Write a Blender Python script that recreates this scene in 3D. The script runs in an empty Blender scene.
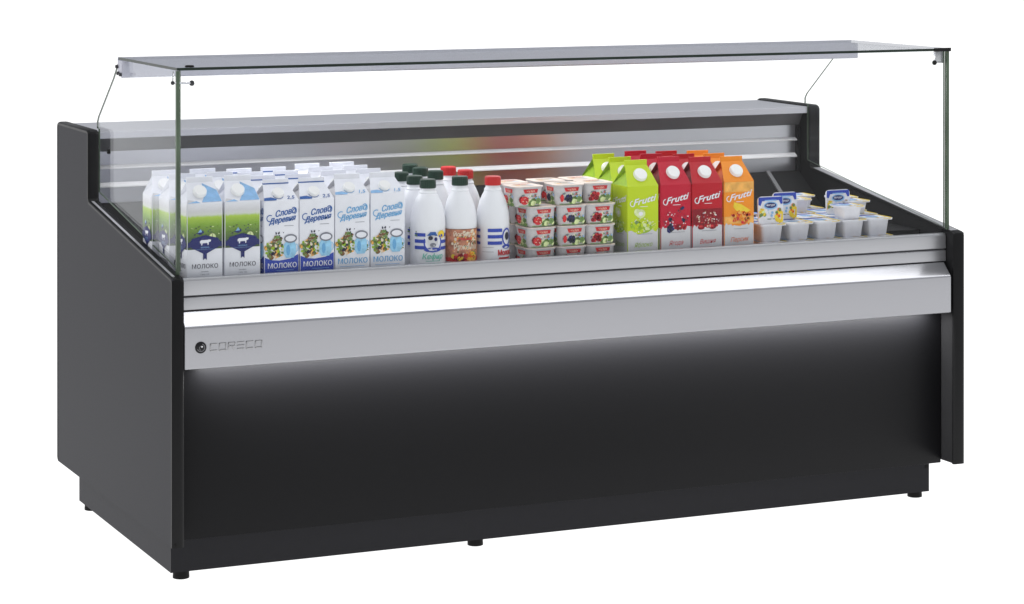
import bpy, bmesh, math, random
from mathutils import Vector, Matrix
R = math.radians
PI = math.pi
scene = bpy.context.scene
C = bpy.data.collections.new("scene_objects"); scene.collection.children.link(C)

# ------------------------------------------------------------------ camera
cam = bpy.data.cameras.new("camera"); camo = bpy.data.objects.new("camera", cam)
scene.collection.objects.link(camo); scene.camera = camo
camo.location = (-1.6146, -5.3249, 1.4518)
camo.rotation_euler = (PI/2 - 0.0019, 0, -0.4230)
cam.sensor_width = 36; cam.lens = 2599.8*36/1024
cam.shift_x = 3.84/1024; cam.shift_y = -384.7/1024
cam.clip_start = 0.1; cam.clip_end = 1000

# ------------------------------------------------------------------ world, lamps, exposure
w = bpy.data.worlds.new("World"); scene.world = w; w.use_nodes = True
bg = w.node_tree.nodes["Background"]; bg.inputs[0].default_value = (0.93, 0.95, 1.0, 1); bg.inputs[1].default_value = 0.46
scene.view_settings.view_transform = 'Standard'; scene.view_settings.look = 'None'
scene.view_settings.exposure = 0; scene.view_settings.gamma = 1
scene.cycles.transparent_max_bounces = 24; scene.cycles.max_bounces = 14; scene.cycles.glossy_bounces = 12

def area(name, loc, target, sx, sy, power, col=(1, 1, 1)):
    l = bpy.data.lights.new(name, 'AREA'); l.shape = 'RECTANGLE'; l.size = sx; l.size_y = sy
    l.energy = power; l.color = col
    o = bpy.data.objects.new(name, l); scene.collection.objects.link(o); o.location = loc
    o.rotation_euler = (Vector(target)-Vector(loc)).to_track_quat('-Z', 'Y').to_euler()
    return o
area("overhead_softbox", (2.5, -0.42, 3.3), (2.5, -0.35, 0.6), 6.4, 1.05, 84)
area("left_softbox", (-2.2, 1.5, 2.5), (0.0, 0.6, 0.8), 1.2, 1.2, 34)
area("canopy_led_light", (1.0, 0.440, 1.072), (1.0, 0.22, 0.70), 1.85, 0.02, 4.5)
area("bumper_led_light", (1.0, 0.030, 0.4765), (1.0, 0.040, 0.30), 1.86, 0.022, 9.5)

# ------------------------------------------------------------------ materials
def mat(name, col, rough=0.5, metal=0.0, spec=0.22, noise=0.0, scale=40.0, bump=0.0, emit=0.0, ecol=None, rv=0.05, stretch=None):
    m = bpy.data.materials.new(name); m.use_nodes = True
    nt = m.node_tree; b = nt.nodes["Principled BSDF"]
    b.inputs["Base Color"].default_value = (*col, 1); b.inputs["Roughness"].default_value = rough
    b.inputs["Metallic"].default_value = metal; b.inputs["Specular IOR Level"].default_value = spec
    tc = nt.nodes.new("ShaderNodeTexCoord"); mp = nt.nodes.new("ShaderNodeMapping")
    nt.links.new(tc.outputs["Object"], mp.inputs[0])
    if stretch: mp.inputs["Scale"].default_value = stretch
    n = nt.nodes.new("ShaderNodeTexNoise"); n.inputs["Scale"].default_value = scale; n.inputs["Detail"].default_value = 4
    nt.links.new(mp.outputs[0], n.inputs["Vector"])
    if noise > 0:
        cr = nt.nodes.new("ShaderNodeValToRGB")
        cr.color_ramp.elements[0].position = 0.3; cr.color_ramp.elements[1].position = 0.7
        cr.color_ramp.elements[0].color = (*[c*(1-noise) for c in col], 1)
        cr.color_ramp.elements[1].color = (*[min(1, c*(1+noise)) for c in col], 1)
        nt.links.new(n.outputs[0], cr.inputs[0]); nt.links.new(cr.outputs[0], b.inputs["Base Color"])
    rr = nt.nodes.new("ShaderNodeMapRange"); rr.inputs["To Min"].default_value = max(0.02, rough-rv); rr.inputs["To Max"].default_value = min(1, rough+rv)
    nt.links.new(n.outputs[0], rr.inputs[0]); nt.links.new(rr.outputs[0], b.inputs["Roughness"])
    if bump > 0:
        bp = nt.nodes.new("ShaderNodeBump"); bp.inputs["Strength"].default_value = bump; bp.inputs["Distance"].default_value = 0.001
        nt.links.new(n.outputs[0], bp.inputs["Height"]); nt.links.new(bp.outputs[0], b.inputs["Normal"])
    if emit > 0:
        b.inputs["Emission Color"].default_value = (*(ecol or col), 1); b.inputs["Emission Strength"].default_value = emit
    return m

def thin_glass(name, tint=(0.97, 0.985, 0.975), ior=1.45):
    m = bpy.data.materials.new(name); m.use_nodes = True; nt = m.node_tree; nt.nodes.clear()
    out = nt.nodes.new("ShaderNodeOutputMaterial"); mx = nt.nodes.new("ShaderNodeMixShader")
    tr = nt.nodes.new("ShaderNodeBsdfTransparent"); tr.inputs[0].default_value = (*tint, 1)
    gl = nt.nodes.new("ShaderNodeBsdfGlossy"); gl.inputs["Roughness"].default_value = 0.0; gl.inputs[0].default_value = (0.95, 0.97, 1, 1)
    fr = nt.nodes.new("ShaderNodeFresnel"); ge = nt.nodes.new("ShaderNodeNewGeometry")
    mr = nt.nodes.new("ShaderNodeMapRange"); mr.inputs["To Min"].default_value = ior; mr.inputs["To Max"].default_value = 1/ior
    nt.links.new(ge.outputs["Backfacing"], mr.inputs[0]); nt.links.new(mr.outputs[0], fr.inputs[0])
    nt.links.new(fr.outputs[0], mx.inputs[0]); nt.links.new(tr.outputs[0], mx.inputs[1]); nt.links.new(gl.outputs[0], mx.inputs[2])
    nt.links.new(mx.outputs[0], out.inputs[0])
    return m

def ramp_mat(name, stops, rough=0.45, noise=0.25, scale=120):
    """printed board whose ink changes with height on the pack (object Z)"""
    m = bpy.data.materials.new(name); m.use_nodes = True; nt = m.node_tree; b = nt.nodes["Principled BSDF"]
    b.inputs["Roughness"].default_value = rough
    tc = nt.nodes.new("ShaderNodeTexCoord"); sp = nt.nodes.new("ShaderNodeSeparateXYZ"); nt.links.new(tc.outputs["Object"], sp.inputs[0])
    n = nt.nodes.new("ShaderNodeTexNoise"); n.inputs["Scale"].default_value = scale; nt.links.new(tc.outputs["Object"], n.inputs["Vector"])
    z0, z1 = stops[0][0], stops[-1][0]
    ad = nt.nodes.new("ShaderNodeMath"); ad.operation = 'MULTIPLY_ADD'; ad.inputs[1].default_value = noise*(z1-z0)
    nt.links.new(n.outputs[0], ad.inputs[0]); nt.links.new(sp.outputs[2], ad.inputs[2])
    mr = nt.nodes.new("ShaderNodeMapRange"); off = 0.5*noise*(z1-z0)
    mr.inputs["From Min"].default_value = z0+off; mr.inputs["From Max"].default_value = z1+off
    nt.links.new(ad.outputs[0], mr.inputs[0])
    cr = nt.nodes.new("ShaderNodeValToRGB")
    els = cr.color_ramp.elements
    while len(els) < len(stops): els.new(0.5)
    for e, (z, c) in zip(els, stops): e.position = (z-z0)/(z1-z0); e.color = (*c, 1)
    nt.links.new(mr.outputs[0], cr.inputs[0]); nt.links.new(cr.outputs[0], b.inputs["Base Color"])
    return m

M = dict(
    floor=mat("glowing_white_floor", (0.15, 0.15, 0.15), 0.8, spec=0.0, emit=1.16, ecol=(1, 1, 1)),  # glow added so the floor stays white with no contact shadow
    side=mat("grey_powder_coat", (0.016, 0.0162, 0.0215), 0.5, spec=0.13, noise=0.04, scale=300, bump=0.05),
    trim=mat("black_edge_plastic", (0.008, 0.008, 0.0085), 0.38, spec=0.18, noise=0.05),
    inner=mat("dark_liner", (0.017, 0.017, 0.018), 0.55, spec=0.15, noise=0.08, scale=15),
    front=mat("anthracite_panel", (0.0075, 0.0075, 0.0085), 0.42, spec=0.12, noise=0.06, scale=200),
    plinth=mat("plinth_steel", (0.015, 0.015, 0.018), 0.42, spec=0.16, noise=0.05, scale=60),
    rubber=mat("black_rubber", (0.006, 0.006, 0.006), 0.6, spec=0.2, bump=0.1),
    silver=mat("satin_aluminium", (0.45, 0.455, 0.475), 0.36, 0.75, rv=0.015, noise=0.015, scale=6, stretch=(1, 60, 60)),
    bumper=mat("painted_aluminium", (0.375, 0.378, 0.40), 0.20, 0.6, scale=1.5, rv=0.01),
    steel=mat("brushed_stainless", (0.46, 0.465, 0.50), 0.29, 0.92, noise=0.015, rv=0.008, scale=2, stretch=(1, 60, 60)),
    shelf=mat("shelf_stainless", (0.50, 0.505, 0.55), 0.36, 0.4, rv=0.01, noise=0.015, scale=8, stretch=(1, 60, 60)),
    bead=mat("bead_highlight_white", (0.86, 0.86, 0.88), 0.35), housing=mat("grey_housing", (0.46, 0.465, 0.53), 0.4, 0.2, noise=0.02),
    recess=mat("gap_shade_ridge_grey", (0.19, 0.19, 0.20), 0.5, noise=0.08, scale=10),  # painted shade of the shelf gap; the deck ridge shares this grey
    chrome=mat("chrome", (0.6, 0.6, 0.62), 0.15, 1.0),
    darkmetal=mat("dark_metal", (0.05, 0.05, 0.055), 0.3, 0.6),
    nearclear=thin_glass("clear_underside", tint=(0.99, 0.99, 0.99), ior=1.005), rim=mat("highlight_grey", (0.34, 0.34, 0.36), 0.35), glass=thin_glass("clear_glass", tint=(0.985, 0.99, 0.987), ior=1.16), sideglass=thin_glass("side_clear_glass", tint=(0.985, 0.988, 0.987), ior=1.135),
    topglass=thin_glass("canopy_clear_glass", tint=(0.84, 0.845, 0.87), ior=1.09),
    gedge=mat("green_glass_edge", (0.075, 0.105, 0.072), 0.35, noise=0.35, scale=9),
    gedge_dark=mat("dark_glass_edge", (0.012, 0.022, 0.016), 0.3, noise=0.3, scale=9),
    led=mat("led_diffuser", (0.9, 0.9, 0.9), 0.5, emit=6.0, ecol=(1, 1, 1)),
    letter=mat("lettering_silver", (0.36, 0.36, 0.37), 0.3, 0.9), badge=mat("badge_black", (0.012, 0.012, 0.014), 0.25), badgegrey=mat("badge_grey", (0.16, 0.16, 0.17), 0.25),
    white=mat("carton_board", (0.78, 0.79, 0.85), 0.42, noise=0.04, scale=30, bump=0.3),
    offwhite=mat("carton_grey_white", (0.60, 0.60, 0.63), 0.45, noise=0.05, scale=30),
    cap=mat("white_cap", (0.84, 0.84, 0.84), 0.3), plastic=mat("bottle_white_plastic", (0.80, 0.81, 0.85), 0.3, noise=0.01),
    greencap=mat("dark_green_cap", (0.010, 0.034, 0.021), 0.35), redcap=mat("red_cap", (0.5, 0.018, 0.02), 0.35),
    navy=mat("navy_ink", (0.022, 0.027, 0.14), 0.4), blue=mat("blue_ink", (0.035, 0.07, 0.42), 0.4),
    scriptblue=mat("script_blue_ink", (0.03, 0.11, 0.36), 0.4), sky=mat("sky_blue_ink", (0.25, 0.46, 0.74), 0.4, noise=0.15, scale=60),
    ltblue=mat("light_blue_ink", (0.14, 0.38, 0.66), 0.4), milkblue=mat("milk_jug_blue", (0.30, 0.58, 0.80), 0.4, noise=0.2, scale=80),
    greyink=mat("grey_ink", (0.18, 0.19, 0.23), 0.4), darkink=mat("dark_ink", (0.03, 0.03, 0.05), 0.4),
    olive=mat("olive_ink", (0.10, 0.15, 0.04), 0.4, noise=0.4, scale=200), leaf=mat("leaf_ink", (0.17, 0.28, 0.09), 0.4, noise=0.35, scale=200),
    brown=mat("brown_ink", (0.22, 0.11, 0.05), 0.4, noise=0.4, scale=200), yellow=mat("yellow_ink", (0.80, 0.58, 0.04), 0.4, noise=0.1),
    aqua=mat("aqua_ink", (0.20, 0.55, 0.45), 0.4), redink=mat("red_ink", (0.58, 0.03, 0.035), 0.4, noise=0.2, scale=150),
    peach=mat("fruit_label", (0.50, 0.21, 0.13), 0.45, noise=0.45, scale=70), cream=mat("cream_ink", (0.75, 0.66, 0.52), 0.4, noise=0.15, scale=60),
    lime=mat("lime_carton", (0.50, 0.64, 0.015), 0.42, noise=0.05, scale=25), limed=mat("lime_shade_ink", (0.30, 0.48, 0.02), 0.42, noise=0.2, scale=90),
    limepale=mat("pale_apple_ink", (0.66, 0.75, 0.38), 0.42, noise=0.15, scale=90),
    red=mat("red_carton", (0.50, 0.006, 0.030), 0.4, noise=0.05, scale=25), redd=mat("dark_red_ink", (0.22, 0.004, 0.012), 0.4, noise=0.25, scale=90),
    crim=mat("crimson_carton", (0.46, 0.005, 0.016), 0.4, noise=0.07, scale=25),
    orange=mat("orange_carton", (0.83, 0.27, 0.015), 0.42, noise=0.05, scale=25), orangel=mat("light_orange_ink", (0.82, 0.42, 0.10), 0.42, noise=0.2, scale=60),
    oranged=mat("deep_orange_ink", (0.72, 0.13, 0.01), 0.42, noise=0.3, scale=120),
    berry=mat("berry_ink", (0.02, 0.02, 0.045), 0.4, noise=0.3, scale=200),
    cup=mat("cup_plastic", (0.74, 0.74, 0.79), 0.35, noise=0.04, scale=50), foil=mat("foil_lid", (0.72, 0.73, 0.78), 0.3, 0.15, noise=0.12, scale=60, bump=0.25),
    peachlid=mat("peach_foil_lid", (0.82, 0.70, 0.62), 0.35, noise=0.1, scale=25), yogwhite=mat("printed_cup_white", (0.56, 0.54, 0.55), 0.4, noise=0.08, scale=90),
    meadow=ramp_mat("meadow_print", [(0.085, (0.035, 0.065, 0.03)), (0.112, (0.07, 0.13, 0.03)), (0.140, (0.20, 0.36, 0.03)), (0.156, (0.38, 0.55, 0.06)), (0.161, (0.60, 0.63, 0.58)), (0.169, (0.60, 0.60, 0.62)), (0.184, (0.74, 0.75, 0.80))], noise=0.07),
)

# ------------------------------------------------------------------ mesh building
_tc = {}
def text_geo(s, shear=0.0, bold=0.0, spacing=1.0):
    """flat outline of a string, height of a capital = 1, centred"""
    k = (s, shear, bold, spacing)
    if k in _tc: return _tc[k]
    cu = bpy.data.curves.new("t", 'FONT'); cu.body = s; cu.size = 1; cu.shear = shear; cu.offset = bold
    cu.align_x = 'CENTER'; cu.resolution_u = 2; cu.space_character = spacing
    o = bpy.data.objects.new("t", cu); scene.collection.objects.link(o)
    bpy.context.view_layer.update()
    dg = bpy.context.evaluated_depsgraph_get(); me = o.evaluated_get(dg).to_mesh()
    vs = [(v.co.x, v.co.y) for v in me.vertices]; fs = [tuple(p.vertices) for p in me.polygons]
    o.evaluated_get(dg).to_mesh_clear()
    bpy.data.objects.remove(o); bpy.data.curves.remove(cu)
    _tc[k] = (vs, fs); return _tc[k]

class MB:
    def __init__(s): s.v = []; s.f = []; s.m = []; s.mats = []; s.sm = []
    def mi(s, m):
        m = M[m] if isinstance(m, str) else m
        if m not in s.mats: s.mats.append(m)
        return s.mats.index(m)
    def poly(s, pts, m, smooth=False):
        b = len(s.v); s.v += [tuple(p) for p in pts]; s.f.append(tuple(range(b, b+len(pts)))); s.m.append(s.mi(m)); s.sm.append(smooth)
    def mesh(s, vs, fs, m, smooth=False):
        b = len(s.v); s.v += [tuple(p) for p in vs]; k = s.mi(m)
        for f in fs: s.f.append(tuple(b+i for i in f)); s.m.append(k); s.sm.append(smooth)
    def box(s, a, b, m, bev=0.0, seg=2):
        bm = bmesh.new(); bmesh.ops.create_cube(bm, size=1)
        for v in bm.verts:
            for i in range(3): v.co[i] = (a[i]+b[i])/2 + v.co[i]*(b[i]-a[i])
        if bev > 0: bmesh.ops.bevel(bm, geom=list(bm.edges), offset=bev, segments=seg, profile=0.5, affect='EDGES')
        s.take(bm, m, bev > 0)
    def take(s, bm, m, smooth=False):
        bm.verts.ensure_lookup_table(); bm.verts.index_update()
        s.mesh([v.co[:] for v in bm.verts], [tuple(v.index for v in f.verts) for f in bm.faces], m, smooth); bm.free()
    def prism(s, prof, x0, x1, m, bev=0.0, m_end=None):
        """profile of (y,z) points extruded along x"""
        n = len(prof); bm = bmesh.new()
        A = [bm.verts.new((x0, y, z)) for y, z in prof]; B = [bm.verts.new((x1, y, z)) for y, z in prof]
        bm.faces.new(A); bm.faces.new(B[::-1])
        for i in range(n): bm.faces.new((A[i], B[i], B[(i+1) % n], A[(i+1) % n])[::-1])
        bmesh.ops.recalc_face_normals(bm, faces=bm.faces)
        if bev > 0: bmesh.ops.bevel(bm, geom=list(bm.edges), offset=bev, segments=3, profile=0.5, affect='EDGES', clamp_overlap=True)
        s.take(bm, m, bev > 0)
    def lathe(s, prof, m, n=28, c=(0, 0), close=True, axis=None, smooth=True):
        """prof of (r,z)"""
        vs = []; fs = []
        for r, z in prof:
            for i in range(n):
                a = 2*PI*i/n; vs.append(Vector((r*math.cos(a)+c[0], r*math.sin(a)+c[1], z)))
        for j in range(len(prof)-1):
            for i in range(n):
                k = (i+1) % n; fs.append((j*n+i, j*n+k, (j+1)*n+k, (j+1)*n+i))
        if close: fs.append(tuple(range(n))[::-1]); fs.append(tuple((len(prof)-1)*n+i for i in range(n)))
        if axis is not None: vs = [axis @ v for v in vs]
        s.mesh(vs, fs, m, smooth)
    def tube(s, pts, r, m, n=10):
        pts = [Vector(p) for p in pts]; vs = []; fs = []
        for i, p in enumerate(pts):
            d = (pts[min(i+1, len(pts)-1)]-pts[max(i-1, 0)]).normalized()
            u = d.cross(Vector((0, 0, 1)) if abs(d.z) < 0.9 else Vector((1, 0, 0))).normalized(); q = d.cross(u)
            for k in range(n):
                a = 2*PI*k/n; vs.append(p+u*math.cos(a)*r+q*math.sin(a)*r)
        for j in range(len(pts)-1):
            for i in range(n):
                k = (i+1) % n; fs.append((j*n+i, j*n+k, (j+1)*n+k, (j+1)*n+i))
        fs.append(tuple(range(n))[::-1]); fs.append(tuple((len(pts)-1)*n+i for i in range(n)))
        s.mesh(vs, fs, m, True)
    def build(s, name, parent=None, loc=None, bevel=0.0):
        me = bpy.data.meshes.new(name); me.from_pydata(s.v, [], s.f); me.update()
        for m in s.mats: me.materials.append(m)
        for p, k, q in zip(me.polygons, s.m, s.sm): p.material_index = k; p.use_smooth = q
        if any(s.sm):
            try: me.set_sharp_from_angle(angle=R(38))
            except Exception: pass
        o = bpy.data.objects.new(name, me); C.objects.link(o)
        if parent is not None: o.parent = parent
        if loc is not None: o.location = loc
        return o

def empty(name, label, cat, loc=(0, 0, 0), rz=0.0, group=None):
    o = bpy.data.objects.new(name, None); C.objects.link(o); o.location = loc; o.rotation_euler = (0, 0, rz); o.empty_display_size = 0.05
    tag(o, label, cat, group); return o
def tag(o, label, cat, group=None):
    o["label"] = label; o["category"] = cat
    if group: o["group"] = group
def copy_tree(o, parent=None):
    c = o.copy(); C.objects.link(c); c.parent = parent
    for ch in list(o.children): copy_tree(ch, c)
    return c

# 2-D artwork: F(u, v, k) gives the 3-D point of print layer k
class Art:
    def __init__(s, mb, F): s.mb = mb; s.F = F
    def poly(s, pts, m, k): s.mb.poly([s.F(u, v, k) for u, v in pts], m)
    def rect(s, u0, v0, u1, v1, m, k, n=1):
        for i in range(n):
            a = u0+(u1-u0)*i/n; b = u0+(u1-u0)*(i+1)/n
            s.poly([(a, v0), (b, v0), (b, v1), (a, v1)], m, k)
    def ell(s, cu, cv, ru, rv, m, k, n=16, rot=0.0):
        s.poly([(cu+ru*math.cos(2*PI*i/n)*math.cos(rot)-rv*math.sin(2*PI*i/n)*math.sin(rot), cv+ru*math.cos(2*PI*i/n)*math.sin(rot)+rv*math.sin(2*PI*i/n)*math.cos(rot)) for i in range(n)], m, k)
    def ring(s, cu, cv, ru, rv, t, m, k, n=18, a0=0, a1=2*PI):
        for i in range(n):
            a = a0+(a1-a0)*i/n; b = a0+(a1-a0)*(i+1)/n
            s.poly([(cu+ru*math.cos(a), cv+rv*math.sin(a)), (cu+ru*math.cos(b), cv+rv*math.sin(b)), (cu+(ru-t)*math.cos(b), cv+(rv-t)*math.sin(b)), (cu+(ru-t)*math.cos(a), cv+(rv-t)*math.sin(a))][::1], m, k)
    def text(s, st, cu, cv, h, m, k, shear=0.0, bold=0.0, rot=0.0, sx=1.0, spacing=1.0, dup=0.0):
        vs, fs = text_geo(st, shear, bold, spacing); sc = h/0.7; P = []
        for x, y in vs:
            x = x*sc*sx; y = y*sc; P.append(s.F(cu+x*math.cos(rot)-y*math.sin(rot), cv+x*math.sin(rot)+y*math.cos(rot), k))
        s.mb.mesh(P, fs, m)
        if dup: s.text(st, cu+dup, cv+dup*0.3, h, m, k+0.1, shear, bold, rot, sx, spacing)
    def blobs(s, cu, cv, ru, rv, n, size, mats, k, seed):
        r = random.Random(seed)
        for i in range(n):
            a = r.uniform(0, 2*PI); q = math.sqrt(r.random()); z = size*r.uniform(0.6, 1.4)
            s.ell(cu+ru*q*math.cos(a), cv+rv*q*math.sin(a), z, z*r.uniform(0.5, 1), r.choice(mats), k+0.12*(i % 7), 7, r.uniform(0, 3))

LAY = 0.00035
# ------------------------------------------------------------------ the setting
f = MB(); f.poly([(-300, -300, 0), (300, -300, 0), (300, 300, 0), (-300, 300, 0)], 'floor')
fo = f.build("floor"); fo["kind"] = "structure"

# ------------------------------------------------------------------ the refrigerated counter
L = 2.0; T = 0.027
Z1, ZF, ZR, YR, ZT, YB = 0.0985, 0.674, 0.7728, 0.6784, 0.9372, 0.9714
case = empty("display_counter", "long black and silver refrigerated serve-over counter with glass front and canopy", "display counter", (0, 0, 0))

def end_panel(x0, x1, outer_left, Z1):
    prof = [(0.003, Z1+0.002), (0.003, ZF-0.004), (0.012, ZF-0.001), (YR+0.003, ZR-0.003), (YR+0.003, ZT-0.010), (YR+0.012, ZT-0.003), (YB-0.012, ZT-0.003), (YB-0.003, ZT-0.012), (YB-0.003, Z1+0.014), (YB-0.010, Z1+0.002)]
    m = MB(); m.prism(prof, x0+0.0006, x1-0.0006, 'side' if outer_left else 'inner')
    p = m.build("end_panel", case)
    # edge trim: a rounded strip that follows the panel's edge
    path = [(0.0, Z1), (0.0, ZF-0.010), (0.003, ZF-0.004), (0.012, ZF), (YR-0.004, ZR-0.002), (YR, ZR+0.004), (YR, ZT-0.012), (YR+0.004, ZT-0.004), (YR+0.013, ZT), (YB-0.013, ZT), (YB-0.004, ZT-0.004), (YB, ZT-0.013), (YB, Z1+0.012), (YB-0.004, Z1+0.004), (YB-0.012, Z1)]
    n = len(path); cx = (x0+x1)/2; hw = (x1-x0)/2
    sec = [(-hw, 0.008), (-hw, 0.003), (-hw*0.8, 0.0007), (-hw*0.45, 0.0), (hw*0.45, 0.0), (hw*0.8, 0.0007), (hw, 0.003), (hw, 0.008)]
    vs = []; fs = []
    for i, (y, z) in enumerate(path):
        a = path[max(i-1, 0)]; b = path[min(i+1, n-1)]
        d = Vector((b[0]-a[0], b[1]-a[1])).normalized()
        nn = Vector((d.y, -d.x))       # pointing into the panel
        for sx, sd in sec: vs.append((cx+sx, y+nn.x*sd, z+nn.y*sd))
    k = len(sec)
    for i in range(n-1):
        for j in range(k-1): fs.append((i*k+j, i*k+j+1, (i+1)*k+j+1, (i+1)*k+j))
    fs.append(tuple(range(k))); fs.append(tuple((n-1)*k+j for j in range(k)))
    t = MB(); t.mesh(vs, fs, 'trim', True); t.build("edge_trim", p)
    # screw hole plug at the bottom of the front edge
    return p
epl = end_panel(0.0, T, True, 0.100)
def rim(x0, x1, par):  # grey strip added as a painted highlight along the panel slope
    m = MB(); m.prism([(0.02, ZF-0.0005), (0.668, ZR-0.0035), (0.668, ZR-0.0023), (0.02, ZF+0.0016)], x0, x1, 'rim'); m.build('slope_highlight', par)
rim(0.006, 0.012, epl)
epr = end_panel(L-T, L+0.004, False, 0.107)

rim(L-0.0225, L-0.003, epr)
# front panel, upper skirt behind the rail, plinth
m = MB(); m.box((T+0.001, 0.055, 0.1015), (L-T-0.001, 0.075, 0.60), 'front', 0.0015)
m.build("front_panel", case)
m = MB(); m.box((0.0285, 0.104, 0.0215), (L-0.030, 0.1065, 0.0985), 'plinth')
m.box((0.0285, 0.1066, 0.0215), (0.040, 0.866, 0.1065), 'side')
m.box((L-0.040, 0.1067, 0.022), (L-0.030, 0.866, 0.0965), 'plinth')
m.box((0.0405, 0.856, 0.022), (L-0.0405, 0.8655, 0.095), 'plinth')
pl = m.build("plinth", case)
m = MB(); m.box((L-0.042, 0.1030, 0.079), (L-0.034, 0.1042, 0.086), 'rubber'); m.build("plug", pl)
m = MB(); m.box((T+0.002, 0.076, 0.0975), (L-T-0.002, YB-0.03, 0.112), 'inner'); m.build("bottom_panel", case)
m = MB(); m.box((T+0.001, YB-0.028, Z1+0.004), (L-T-0.001, YB-0.010, ZT-0.012), 'silver'); m.build("rear_panel", case)
for fx, fy in ((0.062, 0.138), (0.056, 0.850), (0.765, 0.145), (1.958, 0.150), (1.935, 0.83)):
    m = MB(); m.lathe([(0.008, 0.0228), (0.008, 0.0205), (0.0178, 0.020), (0.0178, 0.010), (0.0182, 0.006), (0.0182, 0.0010), (0.0165, 0.0003)], 'rubber', 24, (fx, fy)); m.build("foot", case)
m = MB(); m.lathe([(0.003, 0), (0.003, 0.002)], 'rubber', 12, axis=Matrix.Translation((0.008, -0.0005, Z1+0.008)) @ Matrix.Rotation(R(90), 4, 'X')); m.build("plug", epl)

# front rail: two stacked aluminium extrusions with a shadow groove
m = MB()
m.prism([(0.046, 0.6285), (0.036, 0.6290), (0.033, 0.631), (0.034, 0.662), (0.037, 0.667), (0.046, 0.6675), (0.062, 0.664), (0.066, 0.655), (0.066, 0.6285)], T+0.001, L-T-0.001, 'silver', 0.0008)
m.prism([(0.052, 0.5985), (0.036, 0.5985), (0.033, 0.600), (0.034, 0.6245), (0.037, 0.6270), (0.052, 0.6272), (0.0545, 0.620)], T+0.001, L-T-0.001, 'silver', 0.0008)
fr_ = m.build("front_rail", case)
m = MB(); m.box((T+0.001, 0.0485, 0.6275), (L-T-0.001, 0.0545, 0.6297), 'trim'); m.build("groove_seal", fr_)
# bumper
m = MB()
m.prism([(0.002, 0.4775), (0.0, 0.4800), (0.0, 0.5655), (0.0025, 0.569), (0.0305, 0.5965), (0.052, 0.5972), (0.052, 0.4822), (0.010, 0.4822), (0.010, 0.4775)], T+0.0015, L-T-0.0085, 'bumper', 0.0012)
bu = m.build("bumper", case)
m = MB(); m.box((0.07, 0.020, 0.4794), (L-0.07, 0.040, 0.4814), 'led'); m.build("led_strip", bu)
# badge and lettering
m = MB(); X = Matrix.Translation((0.0630, -0.0002, 0.5235)) @ Matrix.Rotation(R(90), 4, 'X')
m.lathe([(0.0125, 0.0), (0.0125, 0.0018), (0.0112, 0.0026)], 'badge', 32, axis=X)
fb = Art(m, lambda u, v, k: (0.0630+u, -0.0030-LAY*k, 0.5235+v))
fb.ring(0, 0, 0.0088, 0.0088, 0.0016, 'badgegrey', 1, 20, R(200), R(430)); fb.ring(0.001, -0.001, 0.0052, 0.0052, 0.0014, 'badgegrey', 1, 16, R(20), R(260))
fb.ell(0.002, 0.002, 0.0018, 0.0018, 'chrome', 2)
m.build("badge", bu)
m = MB()
def rbox(u0, v0, u1, v1):
    m.box((0.0835+u0, -0.0022, 0.5140+v0), (0.0835+u1, -0.0001, 0.5140+v1), 'letter', 0.0004)
W_, H_, S_ = 0.0165, 0.0165, 0.0026
def seg_letter(c, x):
    b = {'top': (0, H_-S_, W_, H_), 'bot': (0, 0, W_, S_), 'left': (0, 0, S_, H_), 'right': (W_-S_, 0, W_, H_), 'mid': (0, H_/2-S_/2, W_, H_/2+S_/2), 'rt': (W_-S_, H_/2, W_, H_), 'rb': (W_-S_, 0, W_, H_/2)}
    sel = {'C': ('top', 'bot', 'left'), 'O': ('top', 'bot', 'left', 'right'), 'R': ('top', 'left', 'mid', 'rt'), 'E': ('top', 'mid', 'bot')}[c]
    for i, n_ in enumerate(sel):
        a = b[n_]; e = 0.0001*i
        rbox(x+a[0]+e, a[1]+e, x+a[2]-e, a[3]-e)
    if c == 'R':
        q = [(W_*0.45, H_/2-S_/2), (W_*0.45+S_*1.3, H_/2-S_/2), (W_, 0), (W_-S_*1.3, 0)]
        A = [(0.0835+x+u, -0.0021, 0.5140+v) for u, v in q]; B = [(0.0835+x+u, -0.0002, 0.5140+v) for u, v in q]
        m.mesh(A+B, [(0, 1, 2, 3), (0, 4, 5, 1), (1, 5, 6, 2), (2, 6, 7, 3), (3, 7, 4, 0)], 'letter')
for i, c in enumerate("CORECO"): seg_letter(c, i*0.0202)
m.build("brand_lettering", bu)

# deck pans
ZD = 0.636
m = MB(); m.box((T+0.001, 0.068, ZD-0.012), (1.466, 0.735, ZD), 'inner', 0.001)
m.build("deck_pan", case)
m = MB(); m.box((1.468, 0.068, 0.609), (L-T-0.001, 0.1495, 0.6212), 'inner', 0.001); m.box((1.468, 0.1500, 0.609), (L-T-0.001, 0.735, 0.6642), 'inner', 0.001)
m.prism([(0.56, 0.6644), (0.60, 0.6680), (0.731, 0.761), (0.731, 0.752), (0.60, 0.6644)], 1.868, 1.879, 'recess')
m.build("deck_pan", case)
# sloping inner coving under the wall
m = MB(); m.prism([(0.60, 0.637), (0.733, 0.757), (0.733, 0.637)], T+0.0015, 1.465, 'inner'); m.prism([(0.60, 0.6645), (0.733, 0.757), (0.733, 0.6645)], 1.4665, L-T-0.0015, 'inner'); m.build("rear_coving", case)

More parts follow.
